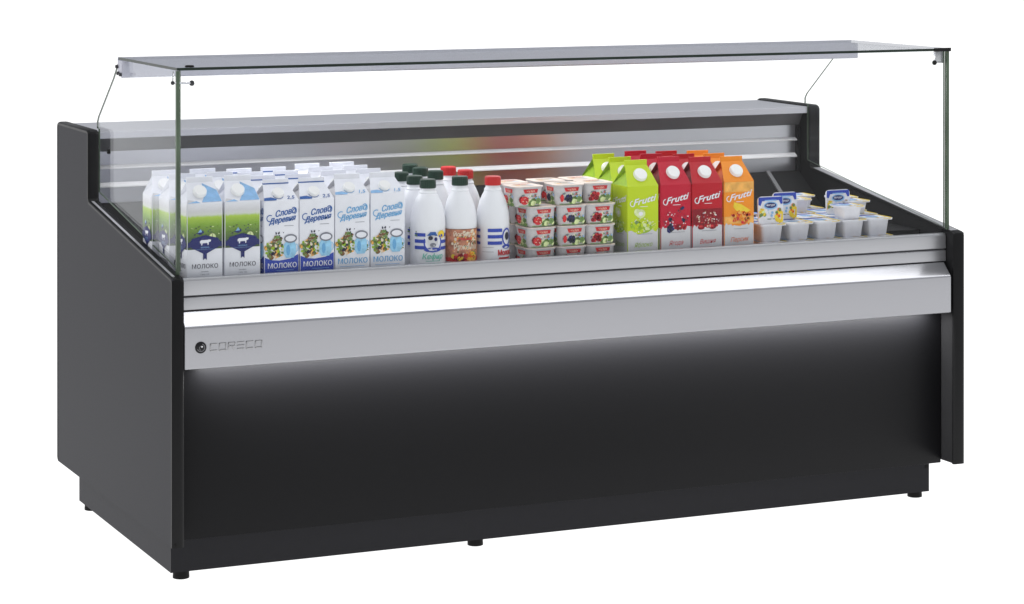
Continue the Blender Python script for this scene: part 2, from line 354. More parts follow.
# back wall with two raised bead lines, vent gap with its shade as grey, top shelf
m = MB()
def wallprof():
    p = [(0.736, 0.880),  (0.736, 0.7575), (0.748, 0.7575), (0.748, 0.880)]
    return p
m.prism(wallprof(), T+0.002, L-T-0.012, 'steel')
bw = m.build("back_wall", case)
for zc, hh in ((0.8430, 0.0050), (0.7995, 0.0066)):
    m = MB(); m.prism([(0.7355, zc+hh), (0.7240, zc-hh*0.15), (0.7235, zc-hh*0.7), (0.7355, zc-hh)], T+0.003, L-T-0.013, 'bead', 0.0006); m.build('wall_bead', bw)  # white colour stands in for the highlight on the wall ridges
m = MB(); m.prism([(0.7345, 0.8805), (0.712, 0.9138), (0.755, 0.9138), (0.755, 0.8805)], T+0.002, L-T-0.002, 'recess'); m.build("vent_gap_shade", bw)  # solid strip whose dark grey stands in for shade under the shelf
m = MB(); m.box((L-T-0.0115, 0.724, 0.7575), (L-T-0.001, 0.752, 0.880), 'inner', 0.001); m.build("wall_end_trim", bw)
m = MB(); m.prism([(0.690, 0.9145), (0.688, 0.9155), (0.688, 0.9305), (0.6895, 0.9318), (0.694, 0.932), (YB-0.012, 0.932), (YB-0.012, 0.918), (0.70, 0.9143)], T+0.0015, L-T-0.0015, 'shelf')
m.build("top_shelf", case)
for x, y in ((T+0.001, 0.612), (L-T-0.001, 0.735)):
    s = 1 if x < 1 else -1
    m = MB(); m.box((min(x, x+s*0.012), y-0.004, 0.886), (max(x, x+s*0.008), y+0.004, 0.897), 'rubber', 0.002); m.build("glass_clip", case)

# glazing
XG = 0.0205; YG = 0.030; ZG = 1.1135
def pane(name, parent, pts, thick_axis, t, gm, em, clear=None, gm2=None):
    """pts: outline; the two broad faces are clear, the rim shows the green edge"""
    d = Vector(thick_axis).normalized()*t; n = len(pts)
    A = [Vector(p) for p in pts]; B = [p+d for p in A]
    bm = bmesh.new(); a = [bm.verts.new(p) for p in A]; b = [bm.verts.new(p) for p in B]
    bm.faces.new(a); bm.faces.new(b[::-1])
    for i in range(n): bm.faces.new((a[i], a[(i+1) % n], b[(i+1) % n], b[i]))
    bmesh.ops.recalc_face_normals(bm, faces=bm.faces); bm.faces.ensure_lookup_table(); bm.verts.index_update()
    mb = MB(); vs = [v.co[:] for v in bm.verts]; fl = [tuple(v.index for v in f.verts) for f in bm.faces]
    mb.v = [tuple(v) for v in vs]
    for i, f_ in enumerate(fl):
        k = (gm2 or gm) if i == 0 else gm if i == 1 else ('nearclear' if clear and (i-2) in clear else em)
        mb.f.append(f_); mb.m.append(mb.mi(k)); mb.sm.append(False)
    bm.free(); return mb.build(name, parent)
pane("front_glass", case, [(XG+0.008, YG, 0.668), (L-XG-0.008, YG, 0.668), (L-XG-0.008, YG, ZG-0.0005), (XG+0.008, YG, ZG-0.0005)], (0, 1, 0), 0.006, 'glass', 'glass')
for gx in (XG-0.0015, L-XG-0.0075):
    m = MB(); m.box((gx+0.0005, YG+0.0002, 0.676), (gx+0.0075, YG+0.0100, ZG-0.001), 'gedge', 0.0008); m.build('glass_corner_joint', case)
YC = 0.484
pane("canopy_glass", case, [(XG-0.001, YG-0.001, ZG), (L-XG+0.001, YG-0.001, ZG), (L-XG+0.001, YC, ZG), (XG-0.001, YC, ZG)], (0, 0, 1), 0.006, 'topglass', 'gedge_dark', clear=(1, 2), gm2='nearclear')
for s, x in ((1, T+0.0005), (-1, L-T-0.0045)):
    out = [(x, YG+0.0105, 0.682), (x, YG+0.0105, ZG-0.001), (x, 0.51, ZG-0.001)] if s > 0 else [(x, YG+0.0105, 0.682), (x, YG+0.0105, ZG-0.001), (x, 0.51, ZG-0.001)]
    out += [(x, 0.560, 1.066), (x, 0.690, 0.968), (x, 0.7005, 0.955), (x, 0.7005, 0.9395), (x, 0.6865, 0.9395), (x, 0.6865, 0.790)]
    pane("side_glass", case, out, (1, 0, 0), 0.004, 'sideglass', 'gedge')
# light fixture under the rear of the canopy
m = MB(); m.prism([(YC+0.0006, ZG-0.001), (YC+0.0006, ZG+0.0058), (YC+0.003, ZG+0.0058), (YC+0.003, 1.083), (YC-0.008, 1.0765), (YC-0.026, 1.0765), (YC-0.026, 1.0735), (YC-0.030, 1.0735), (YC-0.032, 1.076), (YC-0.032, ZG-0.001)], 0.018, L-0.019, 'housing', 0.0006)
fx = m.build("light_fixture", case)
m = MB(); m.box((0.05, YC-0.024, 1.0748), (L-0.08, YC-0.009, 1.0762), 'led'); m.build("led_strip", fx)
for y, z in ((YC+0.000, 1.098), (YC-0.010, 1.083), (YC-0.030, 1.081)):
    m = MB(); m.lathe([(0.0042, 0), (0.0042, 0.004), (0.003, 0.006)], 'darkmetal', 14, axis=Matrix.Translation((0.0178, y, z)) @ Matrix.Rotation(R(-90), 4, 'Y')); m.build("screw", fx)
# glass clamps at the two front corners
m = MB()
m.tube([(0.012, 0.030, 1.0875), (0.0595, 0.052, 1.0845)], 0.0024, 'chrome'); 
m.lathe([(0.001, -0.006), (0.0045, -0.0045), (0.006, 0), (0.0045, 0.0045), (0.001, 0.006)], 'darkmetal', 16, axis=Matrix.Translation((0.0600, 0.052, 1.0845)))
m.lathe([(0.001, -0.0045), (0.0035, -0.003), (0.0045, 0), (0.0035, 0.003), (0.001, 0.0045)], 'darkmetal', 16, axis=Matrix.Translation((0.0105, 0.030, 1.0875)))
m.tube([(0.0105, 0.030, 1.0875), (0.0125, 0.032, 1.112)], 0.0012, 'chrome')
m.build("glass_clamp", case)
m = MB(); m.lathe([(0.010, 0), (0.010, 0.0025), (0.008, 0.004)], 'rubber', 20, axis=Matrix.Translation((0.052, 0.043, ZG+0.0062))); m.build("glass_clamp", case)
m = MB(); m.box((L-0.054, 0.041, 1.083), (L-0.030, 0.049, ZG-0.001), 'silver', 0.001)
m.lathe([(0.001, -0.006), (0.0045, -0.0045), (0.006, 0), (0.0045, 0.0045), (0.001, 0.006)], 'rubber', 16, axis=Matrix.Translation((L-0.057, 0.040, 1.0845)))
m.tube([(L-0.057, 0.040, 1.0845), (L-0.028, 0.042, 1.0850)], 0.002, 'chrome')
m.box((L-0.066, 0.0262, ZG-0.0012), (L-0.018, 0.0285, ZG+0.0075), 'trim'); m.build("glass_clamp", case)

# ------------------------------------------------------------------ milk and juice cartons
CW, CD = 0.081, 0.078
EV, RD, TP = 0.187, 0.228, 0.240
def carton_body(mb, board, top, side_gusset, ev=EV, rw=0.060, RD=RD, TP=TP):
    w, d = CW/2, CD/2; r = rw/2
    bm = bmesh.new(); bmesh.ops.create_cube(bm, size=1)
    for v in bm.verts: v.co = Vector((v.co.x*CW, v.co.y*CD, (v.co.z+0.5)*ev))
    ed = [e for e in bm.edges if abs(e.verts[0].co.z-e.verts[1].co.z) > 0.01]
    bmesh.ops.bevel(bm, geom=ed, offset=0.0015, segments=2, profile=0.5, affect='EDGES')
    mb.take(bm, board, True)
    for s in (-1, 1):
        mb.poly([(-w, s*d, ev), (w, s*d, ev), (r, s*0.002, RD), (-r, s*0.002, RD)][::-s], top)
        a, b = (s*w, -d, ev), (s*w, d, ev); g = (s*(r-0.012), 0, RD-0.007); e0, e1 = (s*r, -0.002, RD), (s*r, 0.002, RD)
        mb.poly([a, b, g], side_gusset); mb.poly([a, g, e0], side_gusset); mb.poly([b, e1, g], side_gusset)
    mb.box((-r, -0.002, RD-0.003), (r, 0.002, TP), top, 0.0006, 1)
def slopeF(ev=EV, rw=0.060, RD=RD):
    """print frame on the front gable; u in metres across, v 0..1 up the slope"""
    w, d, r = CW/2, CD/2, rw/2; n = Vector((0, -(RD-ev), d)).normalized()
    def F(u, v, k):
        hw = w+(r-w)*v
        p = Vector((u, -d+(d-0.002)*v, ev+(RD-ev)*v))
        return p+n*LAY*(k+1)
    return F
def carton_cap(parent, u, v, r=0.0145, h=0.010, ev=EV, m_='cap', RD=RD):
    d = CD/2; n = Vector((0, -(RD-ev), d)).normalized(); p = Vector((u, -d+d*v, ev+(RD-ev)*v))
    X = Matrix.Translation(p) @ n.to_track_quat('Z', 'Y').to_matrix().to_4x4()
    m = MB(); m.lathe([(r*1.06, 0.0003), (r*1.06, 0.002), (r, 0.0025), (r, h-0.0015), (r*0.9, h)], m_, 28, axis=X)
    m.build("cap", parent)
FR = lambda u, v, k: (u, -CD/2-0.0002-LAY*k, v+0.025)
LF = lambda u, v, k: (-CW/2-0.0002-LAY*k, -u, v+0.025)

def cow_face(a, seed, front=True):
    W = CW/2-0.0016
    a.rect(-W, 0.0620, W, 0.160, 'meadow', 0)
    r = random.Random(seed)
    for i in range(70):
        a.ell(r.uniform(-W+0.004, W-0.004), r.uniform(0.070, 0.112), r.uniform(0.0008, 0.0022), r.uniform(0.0008, 0.0018), r.choice(['leaf', 'olive', 'olive', 'leaf', 'limepale', 'navy', 'darkink']), 1+0.1*(i % 5), 6)
    # bird and clock
    a.poly([(-0.021, 0.097), (-0.010, 0.099), (-0.004, 0.103), (-0.002, 0.098), (-0.010, 0.093)], 'navy', 2.2); a.poly([(-0.016, 0.098), (-0.010, 0.106), (-0.006, 0.099)], 'sky', 2.4)
    a.ell(0.0170, 0.088, 0.0088, 0.0088, 'limepale', 1.6, 20); a.ring(0.0170, 0.088, 0.0088, 0.0088, 0.0014, 'olive', 2.2, 20)
    a.poly([(0.0165, 0.088), (0.0175, 0.088), (0.0175, 0.094), (0.0165, 0.094)], 'darkink', 2.5)
    F0 = a.F; a = Art(a.mb, lambda u, v, k: F0(u, v+0.0055, k))
    # emblem
    a.poly([(-0.036, 0.070), (-0.029, 0.0800), (0.0, 0.0870), (0.029, 0.0800), (0.036, 0.070), (0.030, 0.060), (0.003, 0.0465), (-0.003, 0.0465), (-0.030, 0.060)], 'navy', 3)
    a.poly([(-0.0405+0.002, 0.071), (-0.032, 0.074), (-0.032, 0.062), (-0.0385, 0.061)], 'navy', 2.7); a.poly([(0.0385, 0.071), (0.032, 0.074), (0.032, 0.062), (0.0385, 0.061)][::-1], 'navy', 2.7)
    a.poly([(-0.0042, 0.048), (0.0042, 0.048), (0.0042, 0.0330), (0.0, 0.0365), (-0.0042, 0.0330)][::-1], 'navy', 3)
    # cow silhouette
    a.poly([(-0.012, 0.0735), (-0.0085, 0.0765), (0.006, 0.0765), (0.0085, 0.0775), (0.0135, 0.0765), (0.0125, 0.0725), (0.0085, 0.0715), (0.0078, 0.0655), (0.0060, 0.0655), (0.0052, 0.0700), (-0.0055, 0.0695), (-0.0065, 0.0650), (-0.0085, 0.0650), (-0.0088, 0.0700), (-0.0110, 0.0690)][::-1], 'white', 4)
    a.text("МОЛОКО", 0, 0.0588, 0.0030, 'sky', 4, bold=0.01)
    a.rect(-0.020, 0.0560, 0.020, 0.0564, 'sky', 4)
    a = Art(a.mb, F0)
    a.text("МОЛОКО", 0, 0.0205, 0.0092, 'darkink', 1, sx=0.96, spacing=1.08, dup=0.0003)
    a.text("питьевое", 0, 0.0125, 0.0026, 'greyink', 1); a.text("1 литр  3,2%", 0, 0.0065, 0.0026, 'greyink', 1)
def cow_carton():
    t = empty("milk_carton", "", "milk carton")
    m = MB(); carton_body(m, 'white', 'white', 'white')
    cow_face(Art(m, FR), 1); cow_face(Art(m, LF), 2)
    s = Art(m, slopeF())
    s.poly([(0.004, 0.95), (0.0335, 0.60), (0.0392, 0.04), (-0.006, 0.03), (0.002, 0.30), (0.009, 0.42), (0.003, 0.62)][::-1], 'sky', 1); s.poly([(-0.036, 0.16), (-0.024, 0.12), (-0.020, 0.02), (-0.039, 0.02)][::-1], 'offwhite', 0.6)
    s.poly([(-0.038, 0.0), (-0.010, 0.0), (-0.018, 0.10)], 'sky', 1)
    m.rect = None
    m.build("carton_body", t); carton_cap(t, -0.006, 0.50)
    return t

def drawn_face(a, dark, seed):
    W = CW/2-0.0016; ink = 'scriptblue' if dark else 'ltblue'
    if dark:
        a.poly([(-W, 0.0), (W, 0.0), (W, 0.040), (0.02, 0.031), (-0.005, 0.028), (-0.025, 0.030), (-W, 0.036)], 'blue', 0)
        a.text("МОЛОКО", 0.001, 0.0115, 0.0108, 'white', 1.5, sx=0.95, spacing=1.04, dup=0.0006); a.rect(-0.012, 0.006, 0.028, 0.0068, 'sky', 1.5)
    else:
        a.text("МОЛОКО", 0.000, 0.0125, 0.0115, 'ltblue', 1.5, sx=0.92, spacing=1.04, dup=0.0007); a.rect(-0.030, 0.006, 0.028, 0.0070, 'sky', 1.5)
        a.blobs(0.030, 0.045, 0.008, 0.006, 6, 0.003, ['leaf', 'olive'], 0.5, seed+4)
    # flower and leaf bunch
    a.blobs(-0.017, 0.052, 0.0210, 0.0200, 110, 0.0036, ['olive', 'leaf', 'leaf', 'limed', 'brown', 'cream', 'berry', 'orangel', 'olive'], 2, seed)
    a.blobs(-0.010, 0.071, 0.0120, 0.0110, 34, 0.0032, ['olive', 'leaf', 'berry', 'brown'], 2, seed+1)
    a.blobs(-0.004, 0.088, 0.0120, 0.0030, 5, 0.0022, ['berry', 'navy'], 2, seed+2)
    # jug
    a.poly([(0.0045, 0.0620), (0.0100, 0.0680), (0.0300, 0.0680), (0.0335, 0.0600), (0.0335, 0.0430), (0.0280, 0.0330), (0.0100, 0.0330), (0.0050, 0.0420)][::-1], 'milkblue', 3.2)
    a.ell(0.0150, 0.050, 0.0045, 0.012, 'ltblue', 3.5); a.ring(0.0335, 0.054, 0.0055, 0.009, 0.0018, 'milkblue', 3, 14, -PI/2, PI/2)
    a.ell(0.0205, 0.0750, 0.0140, 0.0085, 'white', 3.3, 22); a.ring(0.0205, 0.0750, 0.0152, 0.0096, 0.0032, 'greyink', 3.7, 26)
    # script
    a.text("Слово", 0.008, 0.127, 0.0128, ink, 1, shear=0.4, bold=0.015, rot=0.16, sx=0.88, dup=0.0007)
    a.text("Деревня", 0.001, 0.1115, 0.0118, ink, 1.6, shear=0.4, bold=0.015, rot=0.12, sx=0.86, dup=0.0007)
    a.ring(-0.0270, 0.121, 0.0085, 0.0080, 0.0020, ink, 1.3, 16, R(60), R(330)); a.ring(0.0290, 0.136, 0.0065, 0.0080, 0.0018, ink, 1.3, 14, R(-80), R(150))
    a.rect(0.006, 0.1030, 0.028, 0.1038, 'greyink', 1)
def drawn_carton(dark):
    t = empty("milk_carton", "", "milk carton"); ink = 'scriptblue' if dark else 'ltblue'
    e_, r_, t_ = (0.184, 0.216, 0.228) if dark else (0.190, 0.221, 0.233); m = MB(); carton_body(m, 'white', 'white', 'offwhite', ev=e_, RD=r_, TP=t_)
    drawn_face(Art(m, FR), dark, 5); drawn_face(Art(m, LF), dark, 9)
    s = Art(m, slopeF(e_, RD=r_))
    def S(u, v, k): return s.F(u, v, k)
    s.poly([(-0.0400, 0.02), (-0.0385, 0.18), (-0.022, 0.22), (-0.010, 0.10), (-0.012, 0.02)], 'sky' if not dark else 'scriptblue', 1)
    s2 = Art(m, lambda u, v, k: s.F(u, v/0.055, k))
    s2.ring(-0.004, 0.020, 0.0130, 0.0150, 0.0014, ink, 1.5, 14, R(190), R(330)); s2.text("2,5" if dark else "1,5", 0.0225, 0.004, 0.0105, ink, 1.5, shear=0.25, bold=0.01)
    if dark: m.box((-0.0300, -0.00235, r_+0.001), (0.0300, 0.00235, r_+0.0035), 'scriptblue')
    m.build("carton_body", t); carton_cap(t, -0.003, 0.42, 0.0130, 0.008, ev=e_, RD=r_)
    return t

def juice_carton(kind):
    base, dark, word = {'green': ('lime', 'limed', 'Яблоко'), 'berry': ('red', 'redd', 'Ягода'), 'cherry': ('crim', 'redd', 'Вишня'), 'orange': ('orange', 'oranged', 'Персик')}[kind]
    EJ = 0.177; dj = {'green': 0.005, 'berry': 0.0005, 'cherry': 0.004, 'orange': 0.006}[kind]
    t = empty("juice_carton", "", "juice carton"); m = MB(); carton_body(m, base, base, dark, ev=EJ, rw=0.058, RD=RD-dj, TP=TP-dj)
    W = CW/2-0.0016
    for F, sd in ((FR, 3), (LF, 8)):
        a = Art(m, F); r = random.Random(sd)
        # white foot with a milk splash edge
        top = [(-W, 0.048)]
        n = 18
        for i in range(1, n): top.append((-W+2*W*i/n, 0.046+(0.010*abs(math.sin(i*1.9+sd))*(abs(i-n/2)/(n/2)) if kind != 'green' else 0.003*math.sin(i))+0.001))
        top.append((W, 0.052))
        for (u0, v0), (u1, v1) in zip(top[:-1], top[1:]): a.poly([(u0, -0.0245), (u1, -0.0245), (u1, v1), (u0, v0)], 'offwhite', 0.4)
        a.text("Frutti", 0.002, 0.112, 0.0145, 'white', 2, shear=0.45, bold=0.018, rot=0.2, sx=1.28)
        a.ring(-0.027, 0.112, 0.0075, 0.0075, 0.002, 'white', 2.2, 14, R(90), R(300)); a.rect(-0.008, 0.104, 0.012, 0.1052, 'white', 2)
        a.text(word, 0.0, 0.0105, 0.0105, {'green': 'limed', 'berry': 'redink', 'cherry': 'redink', 'orange': 'oranged'}[kind], 2, shear=0.35, rot=0.04, sx=0.9)
        a.rect(-0.015, 0.040, 0.024, 0.0408, 'greyink', 2)
        if kind == 'green':
            a.ell(-0.006, 0.088, 0.0120, 0.0105, 'limepale', 1.2, 16); a.ell(-0.016, 0.092, 0.0075, 0.0085, 'limepale', 1.4, 14); a.ell(-0.006, 0.088, 0.006, 0.005, 'white', 1.7, 10)
            a.ell(0.000, 0.056, 0.024, 0.014, 'limed', 1.1, 20); a.ell(-0.010, 0.052, 0.012, 0.012, 'lime', 1.4, 14); a.ell(0.015, 0.064, 0.008, 0.0045, 'limepale', 1.5, 12, 0.4)
            a.blobs(-0.004, 0.058, 0.026, 0.012, 30, 0.0042, ['limed', 'lime', 'limepale', 'leaf'], 1.6, 61+sd)
            a.blobs(0.0, 0.060, 0.034, 0.018, 46, 0.0014, ['limepale', 'white', 'limed'], 1.8, 21+sd)
        elif kind == 'berry':
            for u, v, q in ((0.016, 0.097, 0.0075), (-0.014, 0.070, 0.0070), (0.021, 0.067, 0.0070), (-0.015, 0.050, 0.0125)):
                a.blobs(u, v, q*0.6, q*0.6, 14, q*0.42, ['berry', 'berry', 'navy'], 1.5, int(q*9000)+sd)
            a.blobs(0.014, 0.052, 0.010, 0.006, 22, 0.0045, ['redink', 'redd'], 1.5, 4); a.blobs(0, 0.070, 0.034, 0.024, 70, 0.0015, ['berry', 'white', 'redd'], 1.4, 31+sd)
        elif kind == 'cherry':
            a.rect(-W, 0.055, W, 0.092, 'redd', 0.3)
            for u in (-0.016, 0.014):
                a.ell(u, 0.0495, 0.0100, 0.0062, 'redd', 1.5, 16, 0.1); a.ell(u-0.002, 0.0510, 0.0055, 0.0030, 'redink', 2.6, 12, 0.1)
            a.blobs(0, 0.066, 0.034, 0.020, 90, 0.0016, ['redink', 'white', 'redd', 'cream'], 1.4, 41+sd)
        else:
            a.rect(-W, 0.128, W, 0.1515, 'orangel', 0.3); a.rect(-W, 0.053, W, 0.070, 'orangel', 0.3)
            a.poly([(-0.014, 0.104), (0.006, 0.098), (0.031, 0.083), (0.020, 0.079), (-0.008, 0.083), (-0.016, 0.092)][::-1], 'yellow', 1.5)
            a.blobs(0.004, 0.068, 0.026, 0.014, 80, 0.0034, ['oranged', 'orange', 'redink', 'orangel'], 1.4, 51+sd)
    m.build("carton_body", t); carton_cap(t, 0.0015, 0.50, 0.0158, 0.009, ev=EJ, RD=RD-dj)
    return t

rowname = ["front row", "second row", "third row", "fourth row"]
rnd = random.Random(7)
def grid(proto, xs, ys, labels, group, z=ZD, jit=1.6, skew=(0, 0, 0, 0)):
    first = True
    for i, x in enumerate(xs):
        for j, y in enumerate(ys):
            o = proto if first else copy_tree(proto); first = False
            o.location = (x+skew[j]+rnd.uniform(-.0012, .0012)*(j > 0), y+rnd.uniform(-.002, .002)*(j > 0), z+0.0004); o.rotation_euler = (0, 0, R(rnd.uniform(-jit, jit)))
            o["label"] = labels(i, j); o["group"] = group
YS = (0.1095, 0.195, 0.281)
ordc = ["leftmost", "second"]
grid(cow_carton(), (0.0945, 0.1812), YS, lambda i, j: f"green and white milk carton with navy cow emblem, {rowname[j]} of the {'far left' if i == 0 else 'second'} column", "milk cartons with a meadow and cow emblem", skew=(0, -0.012, -0.0245))
grid(drawn_carton(True), (0.2690, 0.3525), YS+(0.3665,), lambda i, j: f"white carton with dark blue script and base band, {rowname[j]}, {'next to cow cartons' if i == 0 else 'next to pale blue cartons'}", "milk cartons with dark blue script")
grid(drawn_carton(False), (0.4365, 0.5210), YS+(0.3665,), lambda i, j: f"white carton with pale blue script and white base, {rowname[j]}, {'next to dark blue cartons' if i == 0 else 'next to the bottles'}", "milk cartons with pale blue script")
jn = {'green': "lime green apple juice carton", 'berry': "bright red berry juice carton with dark berries", 'cherry': "deep red cherry juice carton", 'orange': "orange fruit juice carton with yellow slice"}
for kind, x, dy in (('green', 1.1595, 0.0), ('berry', 1.2455, 0.0), ('cherry', 1.3290, -0.002), ('orange', 1.4150, -0.001)):
    grid(juice_carton(kind), (x,), tuple(y+dy for y in (0.1105, 0.195, 0.279)), lambda i, j, kind=kind: f"{jn[kind]} with white screw cap, {rowname[j]}", "fruit juice cartons")

# ------------------------------------------------------------------ bottles
def bottle(style, capm, r=0.039, h=0.196):
    t = empty("milk_bottle", "", "bottle"); s = h/0.196
    m = MB()
    prof = [(r*0.90, 0.0), (r, 0.004), (r, 0.030), (r*0.985, 0.032), (r*0.985, 0.098), (r, 0.101), (r*0.99, 0.114), (r*0.955, 0.127), (r*0.88, 0.141), (r*0.77, 0.154), (r*0.64, 0.165), (r*0.53, 0.1725), (0.0195, 0.175), (0.0205, 0.177), (0.0185, 0.180), (0.0165, 0.183), (0.0160, 0.196)]
    m.lathe([(a, b*s) for a, b in prof], 'plastic', 40)
    F = lambda u, v, k: ((r*0.99+LAY*(k+1.2))*math.sin(u/r), -(r*0.99+LAY*(k+1.2))*math.cos(u/r), (v+0.022)*s)
    a = Art(m, F); q = 2*PI*r
    if style == 'stripe':
        for v in (0.0340, 0.0480, 0.0620):
            a.rect(-0.040, v, -0.013, v+0.0075, 'blue', 1, 6); a.rect(0.024, v-0.002, 0.046, v+0.005, 'blue', 1, 5); a.rect(-0.110, v, -0.070, v+0.007, 'blue', 1, 10)
        a.ell(0.004, 0.050, 0.0205, 0.0215, 'white', 2, 22); a.ring(0.004, 0.050, 0.0215, 0.0225, 0.0032, 'blue', 2.5, 26, R(160), R(410))
        a.ell(0.004, 0.052, 0.012, 0.013, 'offwhite', 3, 14); a.ell(-0.0015, 0.059, 0.0055, 0.0048, 'darkink', 3.4, 10); a.ell(0.0105, 0.0560, 0.0038, 0.0045, 'navy', 3.4, 10); a.ell(0.004, 0.044, 0.0070, 0.0045, 'greyink', 3.4, 12)
        a.poly([(-0.010, 0.064), (-0.002, 0.072), (0.010, 0.072), (0.015, 0.063)][::-1], 'scriptblue', 3.2); a.ell(0.004, 0.0330, 0.020, 0.0050, 'blue', 3.6, 18); a.text("Домик", 0.004, 0.0312, 0.0040, 'white', 4.2)
        a.ell(0.026, 0.066, 0.0105, 0.0085, 'yellow', 2.8, 12); a.text("Кефир", 0.004, 0.013, 0.0115, 'aqua', 1, bold=0.01, shear=0.2, dup=0.0007); a.rect(-0.012, 0.008, 0.022, 0.0092, 'aqua', 1, 4)
        a.blobs(-0.036, 0.066, 0.003, 0.008, 6, 0.002, ['leaf', 'olive'], 1.2, 3)
    elif style == 'fruit':
        a.rect(-q*0.44, 0.002, q*0.44, 0.0730, 'peach', 0.6, 26); a.rect(-q*0.44, 0.002, q*0.44, 0.0110, 'redink', 0.8, 26)
        a.rect(-q*0.44, 0.0715, q*0.44, 0.0730, 'brown', 1, 26)
        a.text("Йогурт", -0.010, 0.058, 0.0085, 'cream', 1.5, bold=0.02, rot=0.05); a.text("клубника", -0.006, 0.049, 0.0060, 'redink', 1.5, bold=0.03)
        a.text("Ряженка", 0.000, 0.029, 0.0110, 'cream', 2.5, bold=0.02, sx=0.9); a.blobs(0.018, 0.058, 0.012, 0.012, 26, 0.0038, ['orangel', 'cream', 'oranged', 'peach'], 1.2, 8)
        a.blobs(-0.012, 0.012, 0.020, 0.0060, 30, 0.0040, ['redink', 'redink', 'redd', 'yellow'], 2, 5); a.blobs(0.016, 0.013, 0.014, 0.0080, 30, 0.0040, ['orangel', 'yellow', 'leaf', 'oranged'], 2, 6)
        a.blobs(0.0, 0.038, 0.034, 0.030, 70, 0.0030, ['cream', 'orangel', 'brown', 'olive'], 1.1, 9)
    else:
        for v in (0.0360, 0.0500, 0.0640):
            a.rect(-0.020, v, 0.014, v+0.0075, 'blue', 1, 6); a.rect(-0.085, v, -0.040, v+0.006, 'blue', 1, 10)
        a.ring(0.028, 0.052, 0.0145, 0.0200, 0.0036, 'blue', 1.5, 22); a.ell(0.029, 0.054, 0.007, 0.009, 'darkink', 1.5, 12); a.ell(0.028, 0.031, 0.014, 0.005, 'blue', 1.5, 12)
        a.text("Молоко", 0.026, 0.0125, 0.0115, 'redink', 1, bold=0.02, sx=0.75, dup=0.0008); a.rect(0.006, 0.004, 0.040, 0.0080, 'redink', 1, 6)
        for v in (0.020, 0.030): a.rect(-0.034, v, -0.006, v+0.0006, 'greyink', 0.8, 4)
    m.build("bottle_body", t)
    c = MB(); n = 48; h0, h1 = 0.1865*s, 0.2060*s; vs = []; fs = []
    rings = [(0.0178, h0), (0.0184, h0+0.001), (0.0180, h1-0.0025), (0.0165, h1)]
    for j, (rr, z) in enumerate(rings):
        for i in range(n):
            q_ = rr+(0.0004 if i % 2 and 0 < j < 3 else 0); vs.append((q_*math.cos(2*PI*i/n), q_*math.sin(2*PI*i/n), z))
    for j in range(3):
        for i in range(n): k = (i+1) % n; fs.append((j*n+i, j*n+k, (j+1)*n+k, (j+1)*n+i))
    fs.append(tuple(range(n))[::-1]); fs.append(tuple(3*n+i for i in range(n)))
    c.mesh(vs, fs, capm); c.build("cap", t)
    return t
BG = "plastic dairy bottles"
b1 = bottle('stripe', 'greencap', 0.0405, 0.202); b2 = bottle('fruit', 'greencap', 0.0385, 0.205); b3 = bottle('plain', 'redcap', 0.0385, 0.202)
def setb(o, x, y, lab, rz=0.0): o.location = (x, y, ZD+0.0004); o.rotation_euler = (0, 0, rz); o["label"] = lab; o["group"] = BG
setb(b1, 0.6335, 0.112, "green capped white bottle with blue stripes and cow face, at the front", -0.2)
setb(copy_tree(b1), 0.6360, 0.197, "green capped white bottle directly behind the cow face bottle", 0.2)
setb(copy_tree(b1), 0.6360, 0.282, "green capped white bottle at the back, hard against the milk cartons", -0.3)
setb(b2, 0.7125, 0.112, "green capped white bottle with red and peach fruit label, at the front")
setb(copy_tree(b2), 0.7120, 0.255, "green capped bottle behind the fruit label bottle, nearer of three", 0.4)
setb(copy_tree(b2), 0.7080, 0.338, "green capped bottle behind the fruit label bottle, middle of three", -0.2)
setb(copy_tree(b2), 0.7160, 0.422, "green capped bottle rearmost of all the bottles", 0.1)
setb(b3, 0.7935, 0.110, "red capped white bottle with three blue stripes, at the front beside the yogurts", -0.2)
setb(copy_tree(b3), 0.7950, 0.272, "red capped white bottle in the second rank, behind the front red capped bottle", 0.5)
setb(copy_tree(b3), 0.7880, 0.358, "red capped white bottle in the rearmost rank, left of the other rear red cap", -0.2)

